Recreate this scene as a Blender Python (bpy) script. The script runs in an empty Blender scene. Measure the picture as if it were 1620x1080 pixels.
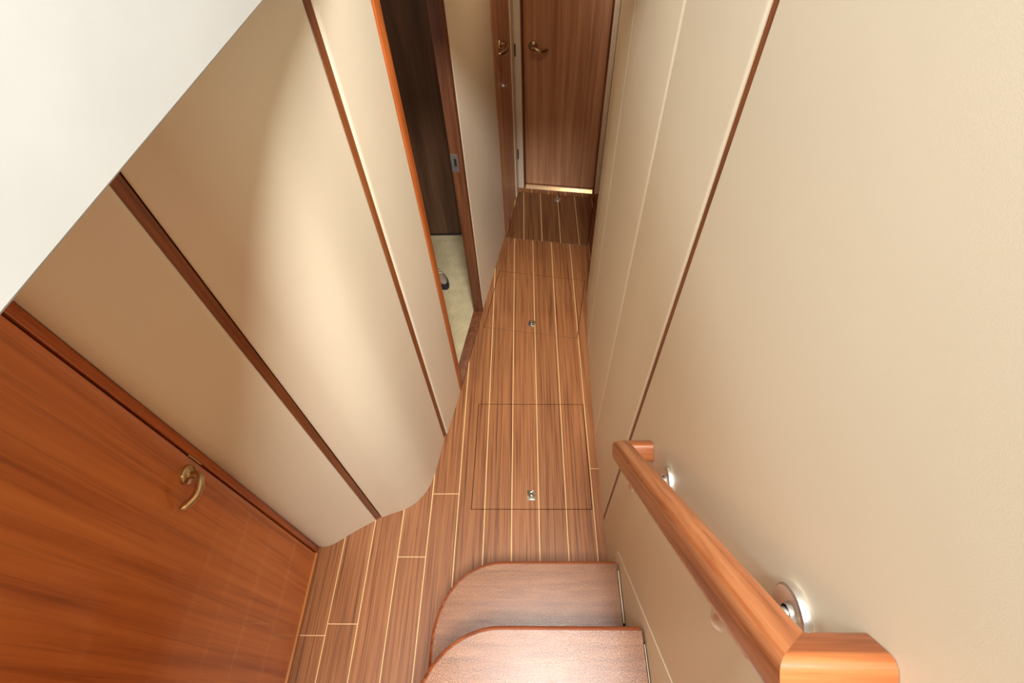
import bpy, bmesh, math, random
from mathutils import Vector, Matrix
from mathutils.geometry import tessellate_polygon
random.seed(4)
SC = bpy.context.scene
COL = SC.collection

# ------------------------------------------------------------------ colour / materials
def lin(r, g, b):
    def f(c):
        c /= 255.0
        return c / 12.92 if c <= 0.04045 else ((c + 0.055) / 1.055) ** 2.4
    return (f(r), f(g), f(b), 1.0)

class N:
    """tiny node-tree helper"""
    def __init__(self, name):
        self.m = bpy.data.materials.new(name)
        self.m.use_nodes = True
        self.t = self.m.node_tree
        self.b = self.t.nodes['Principled BSDF']
        self.pos = None
    def new(self, kind, **kw):
        n = self.t.nodes.new(kind)
        for k, v in kw.items():
            setattr(n, k, v)
        return n
    def link(self, a, b):
        self.t.links.new(a, b)
    def position(self):
        if self.pos is None:
            self.pos = self.new('ShaderNodeNewGeometry').outputs['Position']
        return self.pos
    def mapped(self, scale, rot=(0, 0, 0), loc=(0, 0, 0)):
        v = self.position()
        if any(rot):
            m = self.new('ShaderNodeMapping')
            m.inputs['Rotation'].default_value = rot
            self.link(v, m.inputs['Vector']); v = m.outputs['Vector']
        m = self.new('ShaderNodeMapping')
        m.inputs['Scale'].default_value = scale
        m.inputs['Location'].default_value = loc
        self.link(v, m.inputs['Vector'])
        return m.outputs['Vector']
    def noise(self, vec, scale=1.0, detail=3.0, rough=0.55, dist=0.0):
        n = self.new('ShaderNodeTexNoise')
        n.inputs['Scale'].default_value = scale
        n.inputs['Detail'].default_value = detail
        n.inputs['Roughness'].default_value = rough
        n.inputs['Distortion'].default_value = dist
        self.link(vec, n.inputs['Vector'])
        return n.outputs['Fac']
    def ramp(self, fac, stops):
        r = self.new('ShaderNodeValToRGB')
        e = r.color_ramp.elements
        while len(e) < len(stops):
            e.new(0.5)
        for i, (p, c) in enumerate(stops):
            e[i].position = p
            e[i].color = c if len(c) == 4 else (*c, 1)
        self.link(fac, r.inputs['Fac'])
        return r.outputs['Color']
    def mix(self, fac, a, b, mode='MIX'):
        m = self.new('ShaderNodeMix', data_type='RGBA', blend_type=mode)
        for sock, v in ((m.inputs[0], fac), (m.inputs[6], a), (m.inputs[7], b)):
            if hasattr(v, 'links') or hasattr(v, 'is_linked'):
                self.link(v, sock)
            else:
                sock.default_value = v
        return m.outputs[2]
    def math(self, op, a, b=0.0, c=0.0):
        m = self.new('ShaderNodeMath', operation=op)
        for s, v in zip(m.inputs, (a, b, c)):
            if isinstance(v, (int, float)):
                s.default_value = v
            else:
                self.link(v, s)
        return m.outputs[0]
    def bump(self, height, strength, dist=0.001):
        b = self.new('ShaderNodeBump')
        b.inputs['Strength'].default_value = strength
        b.inputs['Distance'].default_value = dist
        self.link(height, b.inputs['Height'])
        self.link(b.outputs['Normal'], self.b.inputs['Normal'])
    def set(self, color=None, rough=None, metal=None, coat=None, coat_rough=None, spec=None):
        B = self.b.inputs
        if color is not None:
            if hasattr(color, 'links') or hasattr(color, 'is_linked'):
                self.link(color, B['Base Color'])
            else:
                B['Base Color'].default_value = color
        if rough is not None: B['Roughness'].default_value = rough
        if metal is not None: B['Metallic'].default_value = metal
        if coat is not None: B['Coat Weight'].default_value = coat
        if coat_rough is not None: B['Coat Roughness'].default_value = coat_rough
        if spec is not None: B['Specular IOR Level'].default_value = spec
        return self.m

def plain(name, rgb, rough=0.5, metal=0.0, **kw):
    n = N(name)
    vec = n.mapped((9, 9, 9))
    f = n.noise(vec, 1.0, 2.0)
    c = lin(*rgb)
    lo = tuple(x * 0.94 for x in c[:3])
    return n.set(n.ramp(f, [(0.3, lo), (0.7, c[:3])]), rough, metal, **kw)

def wood(name, light, mid, dark, scale, rough=0.4, rot=(0, 0, 0), coat=0.0, coat_rough=0.1, lines=0.5, seed=0.0, bump=0.05):
    n = N(name)
    v1 = n.mapped(scale, rot, (seed, seed * 1.7, seed * 0.6))
    f1 = n.noise(v1, 1.0, 4.0, 0.6, 0.6)
    col = n.ramp(f1, [(0.30, lin(*dark)), (0.48, lin(*mid)), (0.70, lin(*light))])
    v2 = n.mapped(tuple(s * 3.1 for s in scale), rot, (seed + 3, 1.3, seed))
    f2 = n.noise(v2, 1.0, 3.0, 0.6, 0.3)
    d = n.ramp(f2, [(0.36, (0.55, 0.45, 0.4)), (0.47, (1, 1, 1))])
    col = n.mix(lines, col, d, 'MULTIPLY')
    v3 = n.mapped(tuple(s * 0.35 for s in scale), rot, (seed, 5.0, seed))
    f3 = n.noise(v3, 1.0, 2.0, 0.5, 0.5)
    d3 = n.ramp(f3, [(0.47, (1, 1, 1)), (0.5, (0.62, 0.5, 0.45)), (0.53, (1, 1, 1))])
    col = n.mix(lines * 0.9, col, d3, 'MULTIPLY')
    n.bump(f2, bump, 0.0005)
    return n.set(col, rough, 0.0, coat=coat, coat_rough=coat_rough)

def vinyl(name, rgb, rough=0.5):
    n = N(name)
    f = n.noise(n.mapped((700, 700, 700)), 1.0, 2.0)
    g = n.noise(n.mapped((2.5, 2.5, 2.5)), 1.0, 2.0)
    c = lin(*rgb)
    col = n.ramp(g, [(0.3, tuple(x * 0.96 for x in c[:3])), (0.7, c[:3])])
    n.bump(f, 0.10, 0.0006)
    return n.set(col, rough, spec=0.4)

PITCH = 0.1178
def plank_floor(name, offset, joints=(), tint=1.0):
    """teak planks along y, pale holly lines between them every PITCH metres"""
    n = N(name)
    sep = n.new('ShaderNodeSeparateXYZ'); n.link(n.position(), sep.inputs[0])
    x, y = sep.outputs[0], sep.outputs[1]
    t = n.math('DIVIDE', n.math('SUBTRACT', x, offset), PITCH)
    plank = n.math('FLOOR', t)
    fr = n.math('FRACT', t)
    dist = n.math('MINIMUM', fr, n.math('SUBTRACT', 1.0, fr))
    line = n.math('LESS_THAN', dist, 0.0016 / PITCH)
    for (x0, x1, yy) in joints:
        j = n.math('MULTIPLY', n.math('GREATER_THAN', x, x0), n.math('LESS_THAN', x, x1))
        j = n.math('MULTIPLY', j, n.math('LESS_THAN', n.math('ABSOLUTE', n.math('SUBTRACT', y, yy)), 0.0013))
        line = n.math('MAXIMUM', line, j)
    # every plank has grain of its own
    cx = n.new('ShaderNodeCombineXYZ')
    n.link(n.math('MULTIPLY', x, 95.0), cx.inputs[0]); n.link(n.math('MULTIPLY', y, 2.2), cx.inputs[1])
    n.link(n.math('MULTIPLY', plank, 7.31), cx.inputs[2])
    f1 = n.noise(cx.outputs[0], 1.0, 4.0, 0.6, 0.5)
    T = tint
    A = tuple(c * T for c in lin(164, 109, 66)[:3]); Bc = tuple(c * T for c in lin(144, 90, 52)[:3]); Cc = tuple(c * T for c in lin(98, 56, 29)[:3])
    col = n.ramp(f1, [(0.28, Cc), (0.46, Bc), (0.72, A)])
    cx2 = n.new('ShaderNodeCombineXYZ')
    n.link(n.math('MULTIPLY', x, 240.0), cx2.inputs[0]); n.link(n.math('MULTIPLY', y, 1.3), cx2.inputs[1])
    n.link(n.math('MULTIPLY', plank, 3.7), cx2.inputs[2])
    f2 = n.noise(cx2.outputs[0], 1.0, 2.0, 0.5, 0.3)
    dk = n.ramp(f2, [(0.36, (0.50, 0.40, 0.36)), (0.45, (1, 1, 1))])
    col = n.mix(0.8, col, dk, 'MULTIPLY')
    wn = n.new('ShaderNodeTexWhiteNoise', noise_dimensions='1D')
    n.link(plank, wn.inputs['W'])
    tone = n.ramp(wn.outputs['Value'], [(0.0, (0.88, 0.87, 0.86)), (1.0, (1.06, 1.06, 1.06))])
    col = n.mix(1.0, col, tone, 'MULTIPLY')
    col = n.mix(line, col, lin(232, 190, 132))
    n.bump(f2, 0.05, 0.0004)
    n.set(col, 0.42, spec=0.45)
    return n.m

def tread_mat(name):
    n = N(name)
    g = n.noise(n.mapped((6, 60, 60)), 1.0, 4.0, 0.6, 0.5)
    col = n.ramp(g, [(0.3, lin(116, 73, 45)), (0.5, lin(134, 87, 55)), (0.72, lin(146, 98, 63))])
    s = n.noise(n.mapped((300, 300, 300)), 1.0, 3.0, 0.7)
    sp = n.ramp(s, [(0.38, (0.45, 0.42, 0.40)), (0.60, (1.35, 1.34, 1.32))])
    col = n.mix(0.9, col, sp, 'MULTIPLY')
    n.bump(s, 0.7, 0.00055)
    n.link(n.b.inputs['Normal'].links[0].from_socket, n.b.inputs['Coat Normal'])
    return n.set(col, 0.5, spec=0.3, coat=0.75, coat_rough=0.16)

def carpet_mat(name):
    n = N(name)
    f = n.noise(n.mapped((260, 260, 260)), 1.0, 3.0)
    g = n.noise(n.mapped((14, 14, 14)), 1.0, 3.0)
    col = n.ramp(f, [(0.3, lin(150, 132, 98)), (0.7, lin(206, 188, 152))])
    d = n.ramp(g, [(0.35, (0.82, 0.81, 0.74)), (0.65, (1.05, 1.03, 1.0))])
    col = n.mix(0.8, col, d, 'MULTIPLY')
    n.bump(f, 0.7, 0.004)
    return n.set(col, 0.95, spec=0.1)

M = {}
M['vinyl'] = vinyl('beige_vinyl', (224, 207, 180), 0.46)
M['gelcoat'] = plain('white_gelcoat', (194, 191, 184), 0.42)
M['pale'] = plain('cream_lacquer', (240, 222, 194), 0.45)
M['ceil'] = plain('cream_headliner', (226, 214, 194), 0.7)
M['seam'] = plain('dark_seam', (30, 20, 14), 0.8)
M['dark'] = plain('dark_subfloor', (70, 44, 28), 0.8)
JOINTS = [(-0.444, -0.326, 0.798), (-0.562, -0.444, 0.533), (-0.797, -0.68, 0.289), (-0.90, -0.797, 0.25), (0.263, 0.31, 0.912)]
M['floor'] = plank_floor('teak_and_holly', -0.091, JOINTS)
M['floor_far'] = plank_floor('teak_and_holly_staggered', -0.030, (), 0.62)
M['door_gloss'] = wood('gloss_cherry', (214, 128, 62), (200, 112, 50), (176, 94, 42), (22, 22, 0.55), 0.32, coat=0.55, coat_rough=0.06, lines=0.45, seed=2.0, bump=0.0)
M['trim_orange'] = wood('orange_teak_trim', (194, 106, 47), (176, 88, 36), (146, 67, 26), (60, 60, 2), 0.35, coat=0.3, coat_rough=0.15, lines=0.4, seed=1.0)
M['trim_brown'] = wood('brown_teak_trim', (140, 78, 36), (118, 62, 26), (94, 46, 17), (60, 60, 2), 0.4, coat=0.15, lines=0.4, seed=5.0)
M['door_dark'] = wood('dark_teak_door', (214, 164, 124), (196, 142, 104), (166, 114, 80), (26, 26, 0.8), 0.5, coat=0.1, coat_rough=0.3, lines=0.3, seed=7.0, bump=0.0)
M['cabin_wood'] = wood('dark_cabin_wood', (104, 72, 50), (88, 58, 38), (66, 42, 26), (20, 20, 0.8), 0.5, lines=0.25, seed=11.0, bump=0.0)
M['frame_dark'] = wood('mahogany_frame', (124, 74, 42), (104, 58, 31), (80, 42, 21), (50, 50, 2), 0.5, coat=0.08, coat_rough=0.3, lines=0.3, seed=9.0)
SLOPE = math.atan2(0.807, 0.59)      # pitch of the stair and of its rail
M['rail'] = wood('honey_teak_rail', (174, 110, 66), (154, 88, 48), (120, 63, 32), (70, 2.5, 70), 0.34, rot=(SLOPE, 0, 0), coat=0.35, coat_rough=0.15, lines=0.35, seed=3.0)
M['rail_cross'] = wood('honey_teak_rail_crosswise', (170, 104, 57), (150, 83, 42), (116, 58, 27), (2.5, 60, 60), 0.34, coat=0.35, coat_rough=0.15, lines=0.35, seed=6.0)
M['trim_light'] = wood('light_teak_trim', (196, 126, 66), (176, 106, 50), (146, 80, 34), (60, 2, 60), 0.4, lines=0.3, seed=8.0)
M['nosing'] = wood('stair_nosing_wood', (150, 80, 42), (128, 62, 30), (98, 44, 20), (3, 60, 60), 0.34, coat=0.4, coat_rough=0.12, lines=0.3, seed=4.0)
M['tread'] = tread_mat('grit_tread')
M['carpet'] = carpet_mat('beige_carpet')
M['chrome'] = plain('polished_chrome', (214, 214, 210), 0.14, 1.0)
M['steel'] = plain('brushed_steel', (236, 234, 228), 0.40, 1.0)
M['nickel'] = plain('satin_nickel', (202, 178, 140), 0.30, 1.0)
M['thresh'] = plain('polished_brass_strip', (236, 210, 176), 0.26, 1.0)
M['hinge'] = plain('dull_hinge_metal', (110, 104, 92), 0.4, 1.0)
M['seal'] = plain('white_sealant', (206, 186, 160), 0.6)
M['rubber'] = plain('black_rubber', (26, 26, 34), 0.6)
M['knit'] = plain('grey_brown_knit', (142, 120, 100), 0.9)
M['lining'] = plain('cream_lining', (190, 176, 150), 0.9)

# ------------------------------------------------------------------ mesh helpers
WORLD = {}
def link_mesh(name, bm, mat, parent=None, smooth=40.0, local=False):
    """link a bmesh (world coordinates unless local) as ONE object"""
    if parent is not None and not local:
        p = WORLD[parent.name]
        for v in bm.verts:
            v.co -= p
    bmesh.ops.recalc_face_normals(bm, faces=bm.faces[:])
    me = bpy.data.meshes.new(name)
    bm.to_mesh(me); bm.free()
    me.materials.append(mat)
    if smooth:
        for p in me.polygons:
            p.use_smooth = True
        me.set_sharp_from_angle(angle=math.radians(smooth))
    o = bpy.data.objects.new(name, me)
    COL.objects.link(o)
    if parent is not None:
        o.parent = parent
        WORLD[o.name] = WORLD[parent.name].copy()
    else:
        WORLD[o.name] = Vector((0, 0, 0))
    return o

def empty(name, loc, parent=None):
    o = bpy.data.objects.new(name, None)
    COL.objects.link(o)
    o.empty_display_size = 0.05
    if parent is not None:
        o.parent = parent
        o.location = Vector(loc) - WORLD[parent.name]
    else:
        o.location = loc
    WORLD[o.name] = Vector(loc)
    return o

def tag(o, label, cat, group=None, kind=None):
    o['label'] = label
    if cat: o['category'] = cat
    if group: o['group'] = group
    if kind: o['kind'] = kind
    return o

def struct(o, label=None):
    o['kind'] = 'structure'
    if label: o['label'] = label
    return o

def add_prism(bm, pts, z0, z1, axis='z'):
    """extrude a plan polygon"""
    def put(p, h):
        if axis == 'z': return (p[0], p[1], h)
        if axis == 'x': return (h, p[0], p[1])
        return (p[0], h, p[1])
    a = [bm.verts.new(put(p, z0)) for p in pts]
    b = [bm.verts.new(put(p, z1)) for p in pts]
    n = len(pts)
    for i in range(n):
        j = (i + 1) % n
        bm.faces.new((a[i], a[j], b[j], b[i]))
    bm.faces.new(a[::-1]); bm.faces.new(b)
    return bm

def prism(pts, z0, z1, bevel=0.0, seg=2, axis='z'):
    bm = bmesh.new()
    add_prism(bm, pts, z0, z1, axis)
    if bevel:
        bmesh.ops.recalc_face_normals(bm, faces=bm.faces[:])
        bmesh.ops.bevel(bm, geom=[e for e in bm.edges if e.is_manifold and e.calc_face_angle(0) > 0.6], offset=bevel, segments=seg, affect='EDGES', profile=0.6)
    return bm

def box(x0, x1, y0, y1, z0, z1, bevel=0.0):
    return prism([(x0, y0), (x1, y0), (x1, y1), (x0, y1)], z0, z1, bevel)

def add_tube(bm, path, radii, seg=20):
    path = [Vector(p) for p in path]
    if isinstance(radii, (int, float)): radii = [radii] * len(path)
    up = None; prev = None
    for i, p in enumerate(path):
        d = (path[min(i + 1, len(path) - 1)] - path[max(i - 1, 0)]).normalized()
        if up is None:
            up = d.orthogonal().normalized()
        else:
            up = (up - d * up.dot(d)).normalized()
        s = d.cross(up)
        ring = [bm.verts.new(p + (up * math.cos(2 * math.pi * k / seg) + s * math.sin(2 * math.pi * k / seg)) * radii[i]) for k in range(seg)]
        if prev:
            for k in range(seg):
                bm.faces.new((prev[k], prev[(k + 1) % seg], ring[(k + 1) % seg], ring[k]))
        else:
            bm.faces.new(ring[::-1])
        prev = ring
    bm.faces.new(prev)
    return bm

def add_lathe(bm, origin, axis, prof, seg=40):
    """profile of (radius, distance along axis)"""
    o = Vector(origin); a = Vector(axis).normalized()
    u = a.orthogonal().normalized(); w = a.cross(u)
    prev = None
    for r, h in prof:
        if r < 1e-6:
            ring = [bm.verts.new(o + a * h)]
        else:
            ring = [bm.verts.new(o + a * h + (u * math.cos(2 * math.pi * k / seg) + w * math.sin(2 * math.pi * k / seg)) * r) for k in range(seg)]
        if prev:
            if len(prev) == 1 and len(ring) == 1: pass
            elif len(prev) == 1:
                for k in range(seg): bm.faces.new((prev[0], ring[k], ring[(k + 1) % seg]))
            elif len(ring) == 1:
                for k in range(seg): bm.faces.new((prev[k], prev[(k + 1) % seg], ring[0]))
            else:
                for k in range(seg): bm.faces.new((prev[k], prev[(k + 1) % seg], ring[(k + 1) % seg], ring[k]))
        prev = ring
    return bm

def spline(pts, n=6):
    """Catmull-Rom through 2-D points"""
    P = [Vector(p) for p in pts]
    out = []
    for i in range(len(P) - 1):
        p0 = P[max(i - 1, 0)]; p1 = P[i]; p2 = P[i + 1]; p3 = P[min(i + 2, len(P) - 1)]
        for k in range(n):
            t = k / n
            out.append(0.5 * ((2 * p1) + (p2 - p0) * t + (2 * p0 - 5 * p1 + 4 * p2 - p3) * t * t + (3 * p1 - p0 - 3 * p2 + p3) * t ** 3))
    out.append(P[-1])
    return out

def along(path, s):
    for i in range(len(path) - 1):
        L = (path[i + 1] - path[i]).length
        if s <= L or i == len(path) - 2:
            d = (path[i + 1] - path[i]) / L
            return path[i] + d * s, d
        s -= L

def padded_panel(path, back, z0, z1, rs=(0.014, 0.007), re=(0.014, 0.007), thick=0.02, ztop_round=True):
    """upholstered board that follows a plan path; `back` = +1 / -1 picks the side away from the corridor;
    its vertical edges are rolled back by (extent, depth)"""
    P = [Vector(p) for p in path]
    L = sum((P[i + 1] - P[i]).length for i in range(len(P) - 1))
    K = 7
    st = []
    if rs:
        for k in range(K + 1):
            a = k / K * math.pi / 2
            st.append((rs[0] * (1 - math.cos(a)), rs[1] * (1 - math.sin(a))))
    else: st.append((0, 0))
    acc = 0.0
    for i in range(1, len(P) - 1):
        acc += (P[i] - P[i - 1]).length
        if (rs[0] if rs else 0) + 1e-4 < acc < L - (re[0] if re else 0) - 1e-4:
            st.append((acc, 0.0))
    if re:
        for k in range(K, -1, -1):
            a = k / K * math.pi / 2
            st.append((L - re[0] * (1 - math.cos(a)), re[1] * (1 - math.sin(a))))
    else: st.append((L, 0))
    st.sort(key=lambda q: q[0])
    front, rear = [], []
    for s, dep in st:
        p, d = along(P, min(max(s, 1e-6), L - 1e-6))
        nrm = Vector((-d.y, d.x)) * back
        front.append(p + nrm * dep); rear.append(p + nrm * thick)
    return prism([tuple(p) for p in front] + [tuple(p) for p in rear[::-1]], z0, z1)

def strip_path(a, b, back, depth, recess=0.0):
    """plan quad for a flat strip between two plan points"""
    a, b = Vector(a), Vector(b)
    d = (b - a).normalized(); n = Vector((-d.y, d.x)) * back
    return [tuple(a + n * recess), tuple(b + n * recess), tuple(b + n * (recess + depth)), tuple(a + n * (recess + depth))]

# ------------------------------------------------------------------ camera (solved from the vanishing points)
F = 784.0; CX, CY = 810.0, 540.0; H = 2.15
def nv(x, y, z): return Vector((x, y, z)).normalized()
down = nv((848 - CX) / F, -(1140 - CY) / F, -1)
fwd = nv((823 - CX) / F, -(-485 - CY) / F, -1)
fwd = (fwd - down * fwd.dot(down)).normalized()
upv = -down
rgt = fwd.cross(upv)
cam = bpy.data.cameras.new('camera')
cam.sensor_width = 36.0
cam.lens = F / 1620 * 36.0
cam.clip_start = 0.02
co = bpy.data.objects.new('camera', cam)
COL.objects.link(co)
Rm = Matrix((rgt, fwd, upv)).to_4x4()
co.matrix_world = Matrix.Translation((0, 0, H)) @ Rm
SC.camera = co

# far part of the passage is turned by ten degrees
ANG = math.radians(10.0)
U = Vector((math.cos(ANG), -math.sin(ANG)))      # across, to the right
V = Vector((math.sin(ANG), math.cos(ANG)))       # along, away from the stairs
def uv(o, a, b): return tuple(Vector(o) + U * a + V * b)
CEIL = 1.90

# ------------------------------------------------------------------ floor with three lift-out panels
HATCH1 = [(-0.269, 0.728), (0.2565, 0.726), (0.2565, 1.248), (-0.2635, 1.256)]
HATCH2 = [(-0.258, 1.748), (0.258, 1.659), (0.334, 2.098), (-0.185, 2.194)]
HATCH3 = [(-0.148, 2.498), (0.376, 2.401), (0.462, 2.892), (-0.062, 2.985)]
def inset(poly, d):
    c = sum((Vector(p) for p in poly), Vector((0, 0))) / len(poly)
    n = len(poly); out = []
    for i in range(n):
        p, q, r = Vector(poly[i - 1]), Vector(poly[i]), Vector(poly[(i + 1) % n])
        e1 = (q - p).normalized(); e2 = (r - q).normalized()
        n1 = Vector((-e1.y, e1.x)); n2 = Vector((-e2.y, e2.x))
        m = (n1 + n2).normalized()
        out.append(tuple(q + m * d / m.dot(n1)))
    return out
outer = [(-1.9, -1.3), (0.75, -1.3), (0.75, 3.25), (-0.12, 3.25), (-0.30, 1.86), (-0.375, 1.372), (-0.45, 1.0), (-1.9, 0.75)]
outer = [(-1.9, -1.3), (0.75, -1.3), (0.75, 3.3), (-0.06, 3.3), (-0.30, 1.875), (-0.38, 1.372), (-0.44, 1.10), (-0.62, 0.85), (-1.0, 0.72), (-1.9, 0.72)]
loops = [[Vector((x, y, 0)) for x, y in L] for L in (outer, HATCH1, HATCH2, HATCH3)]
bm = bmesh.new()
flat = [bm.verts.new(v) for L in loops for v in L]
for t in tessellate_polygon(loops):
    try: bm.faces.new([flat[i] for i in t])
    except ValueError: pass
for f in bm.faces:
    f.normal_update()
    if f.normal.z < 0: f.normal_flip()
ext = bmesh.ops.extrude_face_region(bm, geom=bm.faces[:])
for v in [g for g in ext['geom'] if isinstance(g, bmesh.types.BMVert)]:
    v.co.z = -0.022
floor = link_mesh('floor', bm, M['floor'], smooth=0)
struct(floor, 'brown teak plank floor with pale inlay lines')
sub = link_mesh('floor_base', box(-1.9, 0.75, -1.3, 3.3, -0.06, -0.0225), M['dark'], smooth=0)
struct(sub)

def latch_meshes():
    """flush ring latch: plate, ring, thumb button; local coordinates, on z = 0"""
    p = prism([(-0.0185, -0.0215), (0.0185, -0.0215), (0.0185, 0.0215), (-0.0185, 0.0215)], 0.0, 0.0028, 0.0011, 2)
    for sx in (-1, 1):
        for sy in (-1, 1):
            add_lathe(p, (sx * 0.014, sy * 0.0168, 0.0026), (0, 0, 1), [(0, 0), (0.0026, 0), (0.0024, 0.0009), (0, 0.0012)], 12)
    r = bmesh.new()
    add_lathe(r, (0, 0.001, 0.0026), (0, 0, 1), [(0.0150, 0), (0.0150, 0.0016), (0.0140, 0.0026), (0.0128, 0.0022), (0.0120, 0.0004), (0.0112, 0.0002), (0.0150, 0)], 32)
    k = bmesh.new()
    add_lathe(k, (0, 0.001, 0.0026), (0, 0, 1), [(0.0112, 0.0001), (0.0070, 0.0002), (0.0066, 0.0024), (0.0045, 0.0038), (0, 0.0043)], 28)
    return p, r, k

def copy_tree(o, parent=None):
    c = o.copy(); COL.objects.link(c)
    if parent is not None: c.parent = parent
    WORLD[c.name] = WORLD[o.name].copy()
    for ch in [x for x in bpy.data.objects if x.parent == o]:
        copy_tree(ch, c)
    return c

latch0 = None
def hatch(poly, mat, label, latch_xy):
    global latch0
    cx = sum(p[0] for p in poly) / 4; cy = sum(p[1] for p in poly) / 4
    root = empty('floor_hatch', (cx, cy, -0.022))
    tag(root, label, 'floor hatch', 'lift-out hatches in the plank floor')
    link_mesh('hatch_panel', prism(inset(poly, 0.0030), -0.022, 0.0002, 0.0008, 1), mat, root, smooth=0)
    if latch0 is None:
        p, r, k = latch_meshes()
        la = link_mesh('latch', p, M['chrome'], root, local=True)
        la['label'] = 'square chrome latch'
        link_mesh('latch_ring', r, M['chrome'], la, local=True)
        link_mesh('latch_button', k, M['chrome'], la, local=True)
        latch0 = la
    else:
        la = copy_tree(latch0, root)
    la.location = (latch_xy[0] - cx, latch_xy[1] - cy, 0.022 + 0.0002)
    if poly is not HATCH1:
        la.rotation_euler = (0, 0, -ANG)
    return root
hatch(HATCH1, M['floor'], 'nearest square floor hatch with a chrome latch, in front of the curved stair treads', (-0.0045, 0.7895))
hatch(HATCH2, M['floor'], 'middle floor hatch with a chrome latch, beside the open cabin doorway', (0.009, 1.769))
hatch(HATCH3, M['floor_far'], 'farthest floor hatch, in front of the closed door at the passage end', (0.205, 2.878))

# ------------------------------------------------------------------ left wall
wl_back = bmesh.new()
back_path = [(-0.925, 0.62), (-0.86, 0.615), (-0.80, 0.63), (-0.70, 0.70), (-0.62, 0.74), (-0.54, 0.77), (-0.49, 0.83), (-0.467, 0.90), (-0.446, 1.00), (-0.43, 1.12), (-0.385, 1.325)]
rear_path = [(-0.46, 1.34), (-0.50, 1.10), (-0.56, 0.92), (-0.66, 0.82), (-0.925, 0.72)]
wall_left = link_mesh('wall_left', prism(back_path + rear_path, 0.0, CEIL - 0.001), M['seam'], smooth=0)
struct(wall_left, 'beige padded wall curving into the passage on the left')
ZP = 0.002
p1 = [(-0.912, 0.5737), (-0.898, 0.5737), (-0.882, 0.5725), (-0.861, 0.5755), (-0.838, 0.585), (-0.813, 0.600), (-0.765, 0.632), (-0.716, 0.661), (-0.678, 0.682)]
link_mesh('wall_panel', padded_panel(spline(p1), 1, ZP, CEIL - 0.002, None, (0.010, 0.005), 0.018), M['vinyl'], wall_left)
p2 = [(-0.655, 0.6935), (-0.605, 0.713), (-0.561, 0.728), (-0.520, 0.753), (-0.486, 0.789), (-0.461, 0.832), (-0.446, 0.880), (-0.434, 0.945), (-0.424, 1.014), (-0.4155, 1.071)]
link_mesh('wall_panel', padded_panel(spline(p2), 1, ZP, CEIL - 0.002, (0.008, 0.004), (0.010, 0.005), 0.018), M['vinyl'], wall_left)
p3 = [(-0.4045, 1.0895), (-0.38, 1.215), (-0.3585, 1.334)]
link_mesh('wall_panel', padded_panel(p3, 1, ZP, CEIL - 0.002, (0.012, 0.006), (0.006, 0.003), 0.018), M['vinyl'], wall_left)
t1 = link_mesh('trim_1', prism(strip_path((-0.6775, 0.6815), (-0.6575, 0.6925), 1, 0.014, 0.003), ZP, CEIL - 0.002, 0.0012, 1), M['trim_brown'])
struct(t1, 'wide brown wood strip between the two left wall panels')
t2 = link_mesh('trim_2', prism(strip_path((-0.4155, 1.0725), (-0.4055, 1.0885), 1, 0.014, 0.004), ZP, CEIL - 0.002, 0.0012, 1), M['trim_brown'])
struct(t2, 'narrow brown wood strip on the left wall')

# far left wall: pale panel between the open doorway and the far left door
wlf = link_mesh('wall_left.001', prism([uv((-0.272, 1.888), -0.02, 0.0), uv((-0.272, 1.888), -0.02, 0.63), uv((-0.272, 1.888), -0.05, 0.63), uv((-0.272, 1.888), -0.05, 0.0)], 0.0, CEIL - 0.001), M['seam'], smooth=0)
struct(wlf, 'pale padded wall between the open doorway and the far left door')
p4 = [(-0.2665, 1.889), (-0.21, 2.205), (-0.1525, 2.516)]
link_mesh('wall_panel', padded_panel(p4, 1, ZP, CEIL - 0.002, (0.010, 0.006), (0.02, 0.012), 0.018), M['vinyl'], wlf)

# ------------------------------------------------------------------ door handle (one set, copied)
def make_handle(parent, at, out, side):
    """lever handle: rose on the door, neck along `out`, lever towards `side`"""
    o = Vector(at); a = Vector(out).normalized(); s = Vector(side).normalized(); z = Vector((0, 0, 1))
    bm = bmesh.new()
    path = [o + a * 0.004]
    path.append(o + a * 0.024)
    R = 0.017
    for k in range(1, 8):
        t = k / 7 * math.pi / 2
        path.append(o + a * (0.024 + R * math.sin(t)) + s * (R * (1 - math.cos(t))))
    for k in range(1, 13):
        t = k / 12
        path.append(o + a * (0.041 + 0.004 * math.sin(math.pi * min(1, t * 1.3)) - 0.028 * t ** 2.2) + s * (R + 0.070 * t) - z * (0.014 * math.sin(math.pi * t * 0.6)))
    rad = [0.0095] * 2 + [0.0095 + 0.001 * k / 7 for k in range(7)] + [0.0108 - 0.0012 * (k / 12) for k in range(12)]
    rad[-1] = 0.006
    add_tube(bm, path, rad, 20)
    h = link_mesh('door_handle', bm, M['nickel'], parent, smooth=60)
    rb = bmesh.new()
    add_lathe(rb, o, a, [(0, 0.0), (0.026, 0.0), (0.026, 0.005), (0.0235, 0.0085), (0.014, 0.0095), (0.0115, 0.0125), (0.0086, 0.0125)], 40)
    link_mesh('rose', rb, M['nickel'], h, smooth=50)
    h['label'] = 'satin metal lever handle'
    return h

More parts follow.
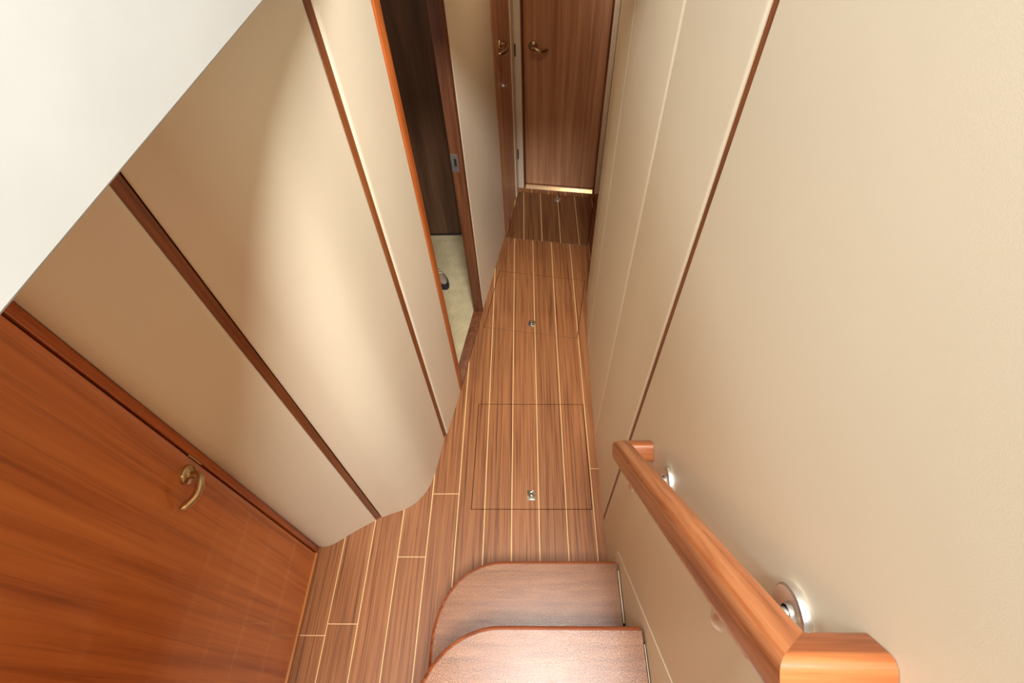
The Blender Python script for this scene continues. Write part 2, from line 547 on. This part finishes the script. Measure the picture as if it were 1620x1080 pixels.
# door 1: glossy cabin door, lower left, in the plane x = -0.90
d1 = link_mesh('door_1', box(-0.935, -0.902, -0.16, 0.5415, 0.022, 1.86, 0.001), M['door_gloss'], smooth=0)
struct(d1, 'glossy orange-brown wooden door at the lower left with a satin lever handle')
make_handle(d1, (-0.902, 0.502, 0.943), (1, 0, 0), (0, -1, 0))
link_mesh('door_edge', box(-0.935, -0.9215, 0.542, 0.5475, 0.022, 1.86), M['seam'], d1, smooth=0)
sp = prism([(-0.9165, 0.5435), (-0.9005, 0.5435), (-0.9005, 0.5478), (-0.9165, 0.5478)], 0.905, 0.968, 0.0006, 1)
st1 = link_mesh('strike_plate', sp, M['nickel'], d1)
f1 = link_mesh('trim_3', prism([(-0.94, 0.548), (-0.899, 0.548), (-0.899, 0.571), (-0.9005, 0.5725), (-0.94, 0.5725)], ZP, CEIL - 0.002, 0.0015, 1), M['trim_orange'])
struct(f1, 'narrow orange wood jamb beside the glossy door')
f1b = link_mesh('trim_4', box(-0.94, -0.8935, -0.22, 0.547, 0.0005, 0.0195, 0.006), M['trim_light'])
struct(f1b, 'thin wood threshold under the glossy door')
f1c = link_mesh('trim_5', box(-0.94, -0.899, -0.22, -0.165, 0.0185, CEIL - 0.002, 0.0015), M['trim_orange'])
struct(f1c, 'hinge jamb of the glossy door')
f1d = link_mesh('trim_6', box(-0.94, -0.899, -0.164, 0.547, 1.865, CEIL - 0.002, 0.001), M['trim_orange'])
struct(f1d)

# door 2: open doorway into the left cabin
NJ = Vector((-0.349, 1.372)); FJ = Vector((-0.272, 1.854))
dr = (FJ - NJ).normalized(); dn = Vector((-dr.y, dr.x))
def q(p, a, b): return tuple(Vector(p) + dr * a + dn * b)
d2 = link_mesh('door_2', prism([q(NJ, -0.036, 0.0), q(NJ, 0.0, 0.0), q(NJ, 0.0, 0.05), q(NJ, -0.036, 0.05)], ZP, CEIL - 0.003, 0.002, 2), M['trim_orange'])
struct(d2, 'open doorway on the left with a wooden frame')
link_mesh('jamb', prism([q(FJ, 0.0, 0.0), q(FJ, 0.03, 0.0), q(FJ, 0.03, 0.055), q(FJ, 0.0, 0.05)], ZP, CEIL - 0.003, 0.002, 2), M['frame_dark'], d2)
link_mesh('sill', prism([q(NJ, 0.0005, 0.0), q(FJ, -0.0005, 0.0), q(FJ, -0.0005, 0.05), q(NJ, 0.0005, 0.05)], 0.0005, 0.012, 0.002, 2), M['frame_dark'], d2)
link_mesh('head', prism([q(NJ, 0.0005, 0.0), q(FJ, -0.0005, 0.0), q(FJ, -0.0005, 0.05), q(NJ, 0.0005, 0.05)], 1.84, CEIL - 0.003, 0.002, 2), M['frame_dark'], d2)
# strike plate let into the far jamb, lip and keep
def on_jamb(b, z): return Vector((*(FJ + dn * b), z))
spb = bmesh.new()
def jamb_box(bm, b0, b1, z0, z1, t):
    pts = []
    for dpt in (0.0015, -t):
        for b, z in ((b0, z0), (b1, z0), (b1, z1), (b0, z1)):
            w = on_jamb(b, z) + Vector((*(dr * dpt), 0))
            pts.append(bm.verts.new(w))
    for f in ((0, 1, 2, 3), (7, 6, 5, 4), (0, 4, 5, 1), (1, 5, 6, 2), (2, 6, 7, 3), (3, 7, 4, 0)):
        bm.faces.new([pts[i] for i in f])
jamb_box(spb, 0.018, 0.049, 0.918, 1.002, 0.0015)
spl = link_mesh('strike_plate', spb, M['steel'], d2, smooth=0)
spl['label'] = 'small steel strike plate'
kb = bmesh.new(); jamb_box(kb, 0.025, 0.036, 0.946, 0.982, 0.0021)
link_mesh('latch_hole', kb, M['seam'], spl, smooth=0)

# cabin seen through the doorway
cabin = link_mesh('floor_cabin', prism([(-1.6, 1.20), (-0.50, 1.20), q(NJ, -0.04, 0.051), q(FJ, 0.04, 0.052), (-0.235, 2.525), (-1.6, 2.54)], -0.02, 0.004), M['carpet'], smooth=0)
struct(cabin, 'beige carpet of the left cabin')
wc = link_mesh('wall_cabin', prism([(-1.6, 2.545), (-0.225, 2.528), (-0.225, 2.56), (-1.6, 2.58)], 0.02, CEIL - 0.002), M['cabin_wood'], smooth=0)
struct(wc, 'dark wood bulkhead inside the left cabin')
link_mesh('plinth', prism([(-1.6, 2.56), (-0.225, 2.545), (-0.225, 2.556), (-1.6, 2.575)], 0.0045, 0.0195), M['seam'], wc, smooth=0)
wc2 = link_mesh('wall_cabin.001', box(-1.64, -1.605, 0.73, 2.6, 0.0, CEIL - 0.002), M['pale'], smooth=0); struct(wc2)

# shoe on the cabin carpet, only its toe in view behind the jamb
sh = empty('shoe', (-0.568, 2.150, 0.004))
tag(sh, 'dark toe of a grey shoe on the beige carpet inside the left doorway', 'shoe')
def shoe_layer(z0, z1, grow, cut=None, top_grow=None, x0=-0.135, toe_only=False):
    """loft of shoe outline, toe towards +x"""
    def outline(g):
        pts = []
        for k in range(36):
            t = 2 * math.pi * k / 36
            x = 0.135 * math.cos(t); w = 0.043 + 0.007 * math.cos(t) 
            y = w * math.sin(t) * (1 if abs(math.cos(t)) < 0.97 else 1)
            pts.append((x * (1 + g / 0.135), y * (1 + g / 0.045)))
        return pts
    bm = bmesh.new()
    rings = []
    for z, g in ((z0, grow), (z1, grow if top_grow is None else top_grow)):
        rings.append([bm.verts.new((x, y, z)) for x, y in outline(g)])
    return bm, rings, outline
bm, rings, outline = shoe_layer(0.0, 0.022, 0.0)
n = 36
for k in range(n): bm.faces.new((rings[0][k], rings[0][(k + 1) % n], rings[1][(k + 1) % n], rings[1][k]))
bm.faces.new(rings[0][::-1]); bm.faces.new(rings[1])
# rubber toe bumper rising over the front
cap = []
for z, g in ((0.022, 0.0005), (0.034, -0.001), (0.044, -0.007)):
    cap.append([bm.verts.new((x, y, z)) for x, y in outline(g) if x > 0.072])
for a, b in ((0, 1), (1, 2)):
    A, Bq = sorted(cap[a], key=lambda v: math.atan2(v.co.y, v.co.x)), sorted(cap[b], key=lambda v: math.atan2(v.co.y, v.co.x))
    for k in range(min(len(A), len(Bq)) - 1): bm.faces.new((A[k], A[k + 1], Bq[k + 1], Bq[k]))
link_mesh('sole', bm, M['rubber'], sh, local=True)
bm = bmesh.new(); prev = None
for z, g, sx in ((0.021, -0.004, 1.0), (0.034, -0.006, 1.0), (0.046, -0.012, 0.98), (0.055, -0.021, 0.93), (0.060, -0.031, 0.85)):
    ring = [bm.verts.new((x * sx - (1 - sx) * 0.12, y, z + max(0, -x - 0.0) * 0.30 * (z - 0.021) / 0.04)) for x, y in outline(g)]
    if prev:
        for k in range(n): bm.faces.new((prev[k], prev[(k + 1) % n], ring[(k + 1) % n], ring[k]))
    prev = ring
bm.faces.new(prev)
link_mesh('upper', bm, M['knit'], sh, local=True)
bm = bmesh.new()
for k in range(4):
    add_tube(bm, [(0.045 - k * 0.022, -0.026, 0.052 + k * 0.003), (0.042 - k * 0.022, -0.01, 0.063 + k * 0.003), (0.042 - k * 0.022, 0.01, 0.063 + k * 0.003), (0.045 - k * 0.022, 0.026, 0.052 + k * 0.003)], 0.004, 8)
link_mesh('laces', bm, M['lining'], sh, local=True)
sh.rotation_euler = (0, 0, math.radians(-54))

# ------------------------------------------------------------------ door 3: far left, beside the passage end
O3 = Vector((-0.1525, 2.518))
d3 = link_mesh('door_3', prism([uv(O3, -0.002, 0.002), uv(O3, -0.002, 0.405), uv(O3, -0.035, 0.405), uv(O3, -0.035, 0.002)], 0.006, CEIL - 0.004, 0.001, 1), M['door_dark'], smooth=0)
struct(d3, 'dark teak door on the far left seen almost edge-on')
def w3(a, b, z): return Vector((*uv(O3, a, b), z))
uo = Vector((U.x, U.y, 0)); vo = Vector((V.x, V.y, 0))
make_handle(d3, w3(-0.002, 0.145, 1.10), uo, -vo)
kb = bmesh.new()
add_lathe(kb, w3(-0.002, 0.140, 0.90), uo, [(0, 0), (0.019, 0), (0.019, 0.004), (0.010, 0.006), (0.008, 0.016), (0.012, 0.020), (0.012, 0.028), (0, 0.030)], 28)
lk = link_mesh('lock_knob', kb, M['chrome'], d3); lk['label'] = 'small chrome lock knob'
c3 = link_mesh('trim_7', prism([uv(O3, 0.004, 0.409), uv(O3, 0.004, 0.486), uv(O3, -0.035, 0.486), uv(O3, -0.035, 0.409)], ZP, CEIL - 0.004, 0.002, 2), M['pale'])
struct(c3, 'pale casing strip between the far left door and the corner')
for zc in (0.285, 0.93):
    hb = bmesh.new()
    add_tube(hb, [w3(0.006, 0.488, zc - 0.032), w3(0.006, 0.488, zc + 0.032)], 0.0052, 14)
    hg = link_mesh('hinge', hb, M['hinge'], d3)

# ------------------------------------------------------------------ door 4: closed door at the end of the passage
O4 = Vector((-0.067, 3.028))     # left end of the end bulkhead, towards +U
d4 = link_mesh('door_4', prism([uv(O4, 0.051, 0.030), uv(O4, 0.525, 0.030), uv(O4, 0.525, 0.062), uv(O4, 0.051, 0.062)], 0.026, CEIL - 0.006, 0.001, 1), M['door_dark'], smooth=0)
struct(d4, 'dark teak door closing the far end of the passage')
vback = Vector((-V.x, -V.y, 0))
def w4(a, b, z): return Vector((*uv(O4, a, b), z))
make_handle(d4, w4(0.105, 0.030, 0.935), vback, uo)
for a0, a1 in ((0.040, 0.050), (0.5255, 0.537)):
    jt = link_mesh('door_stop', prism([uv(O4, a0, 0.012), uv(O4, a1, 0.012), uv(O4, a1, 0.06), uv(O4, a0, 0.06)], ZP, CEIL - 0.006, 0.0015, 1), M['trim_brown'], d4)
th = bmesh.new()
prof = [(-0.006, 0.001), (-0.006, 0.006), (0.014, 0.022), (0.028, 0.0235), (0.028, 0.001)]
A = [th.verts.new(w4(0.052, b, z)) for b, z in prof]; Bv = [th.verts.new(w4(0.524, b, z)) for b, z in prof]
for i in range(5):
    j = (i + 1) % 5
    th.faces.new((A[i], A[j], Bv[j], Bv[i]))
th.faces.new(A[::-1]); th.faces.new(Bv)
tt = link_mesh('threshold_strip', th, M['thresh'], d4, smooth=0)
tt['label'] = 'shiny metal threshold strip'
c4 = link_mesh('trim_8', prism([uv(O4, -0.004, 0.0), uv(O4, 0.0395, 0.0), uv(O4, 0.0395, 0.06), uv(O4, -0.004, 0.06)], ZP, CEIL - 0.004, 0.002, 2), M['pale'])
struct(c4, 'pale door jamb left of the end door')
c5 = link_mesh('trim_9', prism([uv(O4, 0.5375, 0.0), uv(O4, 0.572, 0.0), uv(O4, 0.572, 0.06), uv(O4, 0.5375, 0.06)], ZP, CEIL - 0.004, 0.002, 2), M['pale'])
struct(c5, 'pale door jamb right of the end door')
we = link_mesh('wall_end', prism([uv(O4, -0.3, 0.065), uv(O4, 0.9, 0.065), uv(O4, 0.9, 0.1), uv(O4, -0.3, 0.1)], 0.0, CEIL - 0.001), M['seam'], smooth=0)
struct(we)
wr2 = link_mesh('wall_right.001', prism([uv(O4, 0.574, 0.06), uv(O4, 0.574, -0.93), uv(O4, 0.60, -0.93), uv(O4, 0.60, 0.06)], 0.0, CEIL - 0.001), M['frame_dark'], smooth=0)
struct(wr2, 'dark wood recess wall right of the end door')

# ------------------------------------------------------------------ right wall
XR = 0.300
wall_right = link_mesh('wall_right', prism([(XR + 0.021, -1.3), (XR + 0.021, 1.55), (0.352, 1.96), (0.40, 1.95), (0.36, -1.3)], 0.0, 2.16), M['seam'], smooth=0)
struct(wall_right, 'beige padded wall on the right, behind the handrail')
link_mesh('wall_panel', padded_panel([(XR, 0.681), (XR, 0.3), (XR, -1.28)], 1, ZP, 2.16, (0.006, 0.004), None, 0.02), M['vinyl'], wall_right)
link_mesh('wall_panel', padded_panel([(XR, 1.071), (XR, 0.9), (XR, 0.6975)], 1, ZP, 2.16, (0.010, 0.005), (0.016, 0.009), 0.02), M['vinyl'], wall_right)
link_mesh('wall_panel', padded_panel([(0.303, 1.563), (XR, 1.3), (XR, 1.0745)], 1, ZP, 2.16, (0.010, 0.005), (0.014, 0.008), 0.02), M['vinyl'], wall_right)
link_mesh('wall_panel', padded_panel([(0.331, 1.972), (0.317, 1.77), (0.303, 1.5665)], 1, ZP, 2.16, (0.012, 0.010), (0.014, 0.008), 0.02), M['vinyl'], wall_right)
t10 = link_mesh('trim_10', box(XR + 0.001, XR + 0.02, 0.682, 0.6965, ZP, 2.16, 0.001), M['trim_brown'])
struct(t10, 'thin wood strip set into the right wall')

# ------------------------------------------------------------------ stair
stair = empty('staircase', (0.0, 0.1, 0.0))
tag(stair, 'boat stair with curved gritty brown treads against the right wall', 'stairs')
curve = [(-0.095, 0.4465), (-0.131, 0.445), (-0.165, 0.4385), (-0.196, 0.4275), (-0.225, 0.413), (-0.251, 0.3945), (-0.274, 0.372), (-0.293, 0.3475), (-0.309, 0.319), (-0.321, 0.289), (-0.3295, 0.262), (-0.335, 0.235), (-0.338, 0.205), (-0.338, 0.16)]
def tread(z, dy, dx, xr, y_back):
    c = [Vector((x + dx, y + dy)) for x, y in curve]
    left = [tuple(p) for p in c] + [(-0.337 + dx, y_back)]
    poly = [(xr, 0.4465 + dy)] + left + [(xr, y_back)]
    bm = bmesh.new()
    add_prism(bm, poly, z - 0.030, z - 0.001)
    bmesh.ops.recalc_face_normals(bm, faces=bm.faces[:])
    ed = [e for e in bm.edges if abs(e.verts[0].co.z - e.verts[1].co.z) < 1e-5]
    bmesh.ops.bevel(bm, geom=ed, offset=0.009, segments=4, affect='EDGES', profile=0.5)
    t = link_mesh('tread', bm, M['nosing'], stair)
    # gritty inlay on top, set back from the rounded edge
    ins = inset(poly, 0.0105)
    ins = [(min(p[0] + 0.009, xr - 0.001) if p[0] > xr - 0.02 else p[0], p[1]) for p in ins]
    g = link_mesh('grip_surface', prism(ins, z - 0.0012, z, 0.0004, 1), M['tread'], t)
    # closed body below, kept back behind the nosing
    body = inset(poly, 0.03)
    body = [(xr - 0.001 if p[0] > xr - 0.06 else p[0], p[1]) for p in body]
    z_low = z - 0.30
    link_mesh('riser', prism(body, z_low + 0.0005, z - 0.0305), M['nosing'], stair, smooth=50)
    return t
tread(0.30, 0.0, 0.0, 0.2885, -0.05)
tread(0.60, -0.2390, 0.0115, 0.2905, -0.60)
for (y0, y1, z) in ((0.255, 0.415, 0.30), (-0.5, 0.165, 0.60)):
    link_mesh('sealant_strip', box(0.2892 if z < 0.4 else 0.2909, 0.2932, y0, y1, z - 0.012, z + 0.001, 0.0008), M['seal'], stair)
stg = [(-0.60, 0.0), (0.483, 0.0), (0.483, 0.285), (0.476, 0.304), (0.069, 0.828), (-0.60, 1.69)]
sg = link_mesh('stringer', prism(stg, 0.2962, 0.2998, 0.0012, 2, axis='x'), M['vinyl'], stair)
sg['label'] = 'beige skirting board along the wall'

# ------------------------------------------------------------------ handrail
s_dir = Vector((0, -0.592, 0.806)).normalized()      # up the slope
n_dir = Vector((0, 0.806, 0.592)).normalized()
XC = 0.2265
LO = Vector((XC, 0.541, 0.984)); UP = Vector((XC, 0.038, 1.621))
sd = (UP - LO).normalized(); s_dir = sd; n_dir = Vector((0, sd.z, -sd.y))
hr = empty('handrail', (0.30, 0.3, 1.3))
tag(hr, 'honey-coloured wooden handrail sloping along the right wall above the stair', 'handrail')
def section(hw, hh, r, k=5):
    pts = []
    for sx, sy, a0 in ((1, 1, 0), (-1, 1, 90), (-1, -1, 180), (1, -1, 270)):
        for i in range(k + 1):
            a = math.radians(a0 + 90 * i / k)
            pts.append((sx * (hw - r) + r * math.cos(a), sy * (hh - r) + r * math.sin(a)))
    return pts
def sweep(path, hw, hh, r, first=0, last=None):
    """sweep the rounded section along path, mitred at its corners; build only the legs first..last"""
    sec = section(hw, hh, r)
    bm = bmesh.new(); prev = None
    last = len(path) - 1 if last is None else last
    for i in range(first, last + 1):
        p = path[i]
        d1 = (path[i] - path[i - 1]).normalized() if i else (path[1] - path[0]).normalized()
        d2 = (path[i + 1] - path[i]).normalized() if i < len(path) - 1 else d1
        s1 = n_dir.cross(d1); s2 = n_dir.cross(d2)
        m = (s1 + s2).normalized(); m = m / max(0.3, m.dot(s1))
        ring = [bm.verts.new(p + m * a + n_dir * b) for a, b in sec]
        if prev:
            for k in range(len(ring)): bm.faces.new((prev[k], prev[(k + 1) % len(ring)], ring[(k + 1) % len(ring)], ring[k]))
        else: bm.faces.new(ring[::-1])
        prev = ring
    bm.faces.new(prev)
    return bm
ex = Vector((1, 0, 0))
path = [LO + ex * (0.2995 - XC), LO + ex * 0.006, LO - sd * 0.0 + sd * 0.006, UP, UP + ex * (0.2995 - XC)]
link_mesh('rail', sweep(path, 0.0235, 0.0235, 0.0105, 1, 3), M['rail'], hr, smooth=35)
link_mesh('rail_return', sweep(path, 0.0235, 0.0235, 0.0105, 0, 1), M['rail_cross'], hr, smooth=35)
link_mesh('rail_return', sweep(path, 0.0235, 0.0235, 0.0105, 3, 4), M['rail_cross'], hr, smooth=35)
strip = [LO + sd * 0.05 - n_dir * 0.0246, UP - sd * 0.05 - n_dir * 0.0246]
link_mesh('underside_strip', sweep(strip, 0.0190, 0.0011, 0.0006), M['thresh'], hr)
def bracket(y):
    t = (LO.y - y) / (LO.y - UP.y)
    c = LO + (UP - LO) * t
    zc = c.z - 0.046
    ze = c.z - 0.072
    rt = bmesh.new()
    add_lathe(rt, (0.2998, y, zc), (-1, 0, 0), [(0, 0), (0.035, 0), (0.0355, 0.004), (0.034, 0.009), (0.031, 0.0105), (0.026, 0.0085), (0.014, 0.0070), (0.0115, 0.012)], 44)
    r = link_mesh('bracket', rt, M['steel'], hr, smooth=40)
    r['label'] = 'round steel wall bracket'
    ar = bmesh.new()
    pth = [Vector((0.292, y, zc)), Vector((0.272, y, zc - 0.006)), Vector((0.252, y, ze + 0.010)), Vector((XC + 0.012, y, ze + 0.002)), Vector((XC + 0.003, y, ze + 0.004)), Vector((XC, y, ze + 0.014)), Vector((XC, y, c.z - 0.036))]
    add_tube(ar, pth, 0.0085, 18)
    add_lathe(ar, (XC, y, ze + 0.002), (0, 0, 1), [(0, -0.015), (0.010, -0.014), (0.0150, -0.008), (0.0165, 0.000), (0.0155, 0.012), (0.0125, 0.026), (0.0095, 0.032)], 28)
    link_mesh('arm', ar, M['steel'], r, smooth=50)
bracket(0.420)
bracket(0.100)

# ------------------------------------------------------------------ ceiling of the lower passage, stair opening, upper coaming
XF = -0.366
YO = 1.30
ce = bmesh.new()
add_prism(ce, [(-1.9, -1.3), (XF - 0.03, -1.3), (XF - 0.03, 3.3), (-1.9, 3.3)], CEIL, CEIL + 0.05)
add_prism(ce, [(XF - 0.0299, YO), (0.299, YO), (0.299, 3.3), (XF - 0.0299, 3.3)], CEIL, CEIL + 0.05)
add_prism(ce, [(0.40, YO + 0.2), (0.75, YO + 0.2), (0.75, 3.3), (0.40, 3.3)], CEIL, CEIL + 0.05)
ceiling = link_mesh('ceiling', ce, M['ceil'], smooth=0); struct(ceiling, 'cream headliner over the lower passage')
wu = bmesh.new()
add_prism(wu, [(XF - 0.03, -1.3), (XF, -1.3), (XF, YO), (XF - 0.03, YO)], CEIL - 0.0, 2.10)
bmesh.ops.recalc_face_normals(wu, faces=wu.faces[:])
bmesh.ops.bevel(wu, geom=[e for e in wu.edges if abs(e.verts[0].co.z - CEIL) < 1e-4 and abs(e.verts[1].co.z - CEIL) < 1e-4 and abs(e.verts[0].co.x - XF) < 1e-4 and abs(e.verts[1].co.x - XF) < 1e-4], offset=0.004, segments=4, affect='EDGES')
wall_upper = link_mesh('wall_upper', wu, M['gelcoat']); struct(wall_upper, 'white smooth panel above the left side of the stair opening')
# rooms behind the camera that close the lower deck
wb = link_mesh('wall_back', box(-1.9, 0.36, -1.34, -1.301, 0.0, CEIL), M['vinyl'], smooth=0); struct(wb)
wl2 = link_mesh('wall_left.002', box(-0.975, -0.941, -1.3, -0.222, 0.0, CEIL - 0.001), M['vinyl'], smooth=0); struct(wl2)
# upper saloon: ceiling with the lamps; open window bands all round let the daylight in
uc = link_mesh('ceiling_upper', box(-2.2, 2.2, -2.4, 3.2, 4.0, 4.05), M['ceil'], smooth=0); struct(uc)
ud = bmesh.new()
add_prism(ud, [(-2.2, -2.4), (XF - 0.03, -2.4), (XF - 0.03, 3.2), (-2.2, 3.2)], CEIL + 0.051, CEIL + 0.08)
add_prism(ud, [(0.40, -2.4), (2.2, -2.4), (2.2, 3.2), (0.40, 3.2)], CEIL + 0.051, CEIL + 0.08)
add_prism(ud, [(XF - 0.0299, YO), (0.299, YO), (0.299, 3.2), (XF - 0.0299, 3.2)], CEIL + 0.051, CEIL + 0.08)
add_prism(ud, [(XF - 0.0299, -2.4), (0.399, -2.4), (0.399, -1.345), (XF - 0.0299, -1.345)], CEIL + 0.051, CEIL + 0.08)
fu = link_mesh('floor_upper', ud, M['ceil'], smooth=0); struct(fu)

# ------------------------------------------------------------------ light
w = bpy.data.worlds.new('world'); SC.world = w; w.use_nodes = True
bg = w.node_tree.nodes['Background']
bg.inputs['Color'].default_value = (0.86, 0.93, 1.0, 1)
bg.inputs['Strength'].default_value = 0.6

def area(name, loc, target, size, power, color, shape='DISK'):
    l = bpy.data.lights.new(name, 'AREA'); l.shape = shape; l.size = size; l.energy = power; l.color = color
    o = bpy.data.objects.new(name, l); COL.objects.link(o)
    o.location = loc
    d = Vector(target) - Vector(loc)
    o.rotation_euler = d.to_track_quat('-Z', 'Y').to_euler()
    return o
area('unseen_saloon_light', (0.03, 0.33, 3.9), (0.0, 0.40, 0.0), 0.36, 52, (0.98, 0.98, 0.96))
area('unseen_saloon_light', (0.24, -0.62, 3.8), (0.0, 0.8, 0.8), 0.6, 184, (0.91, 0.97, 1.0))
area('unseen_saloon_light', (-1.55, 0.15, 3.3), (0.3, 0.4, 1.8), 0.5, 22, (0.80, 0.94, 1.0))  # unseen source, added on the left to brighten the right wall above the rail
area('added_passage_light', (0.12, 2.25, 1.885), (0.12, 2.25, 0.0), 0.12, 2.2, (1.0, 0.76, 0.50))  # unseen source, added for the threshold glint and to lift the far door
area('lobby_lamp', (-0.70, -0.30, 1.885), (-0.70, -0.30, 0.0), 0.14, 2.2, (1.0, 0.58, 0.26))
area('cabin_lamp', (-0.95, 1.9, 1.885), (-0.95, 1.9, 0.0), 0.12, 4.5, (1.0, 0.88, 0.66))

SC.view_settings.view_transform = 'Standard'
SC.view_settings.look = 'None'
SC.view_settings.gamma = 1.0
SC.view_settings.use_curve_mapping = False
SC.view_settings.exposure = -0.08
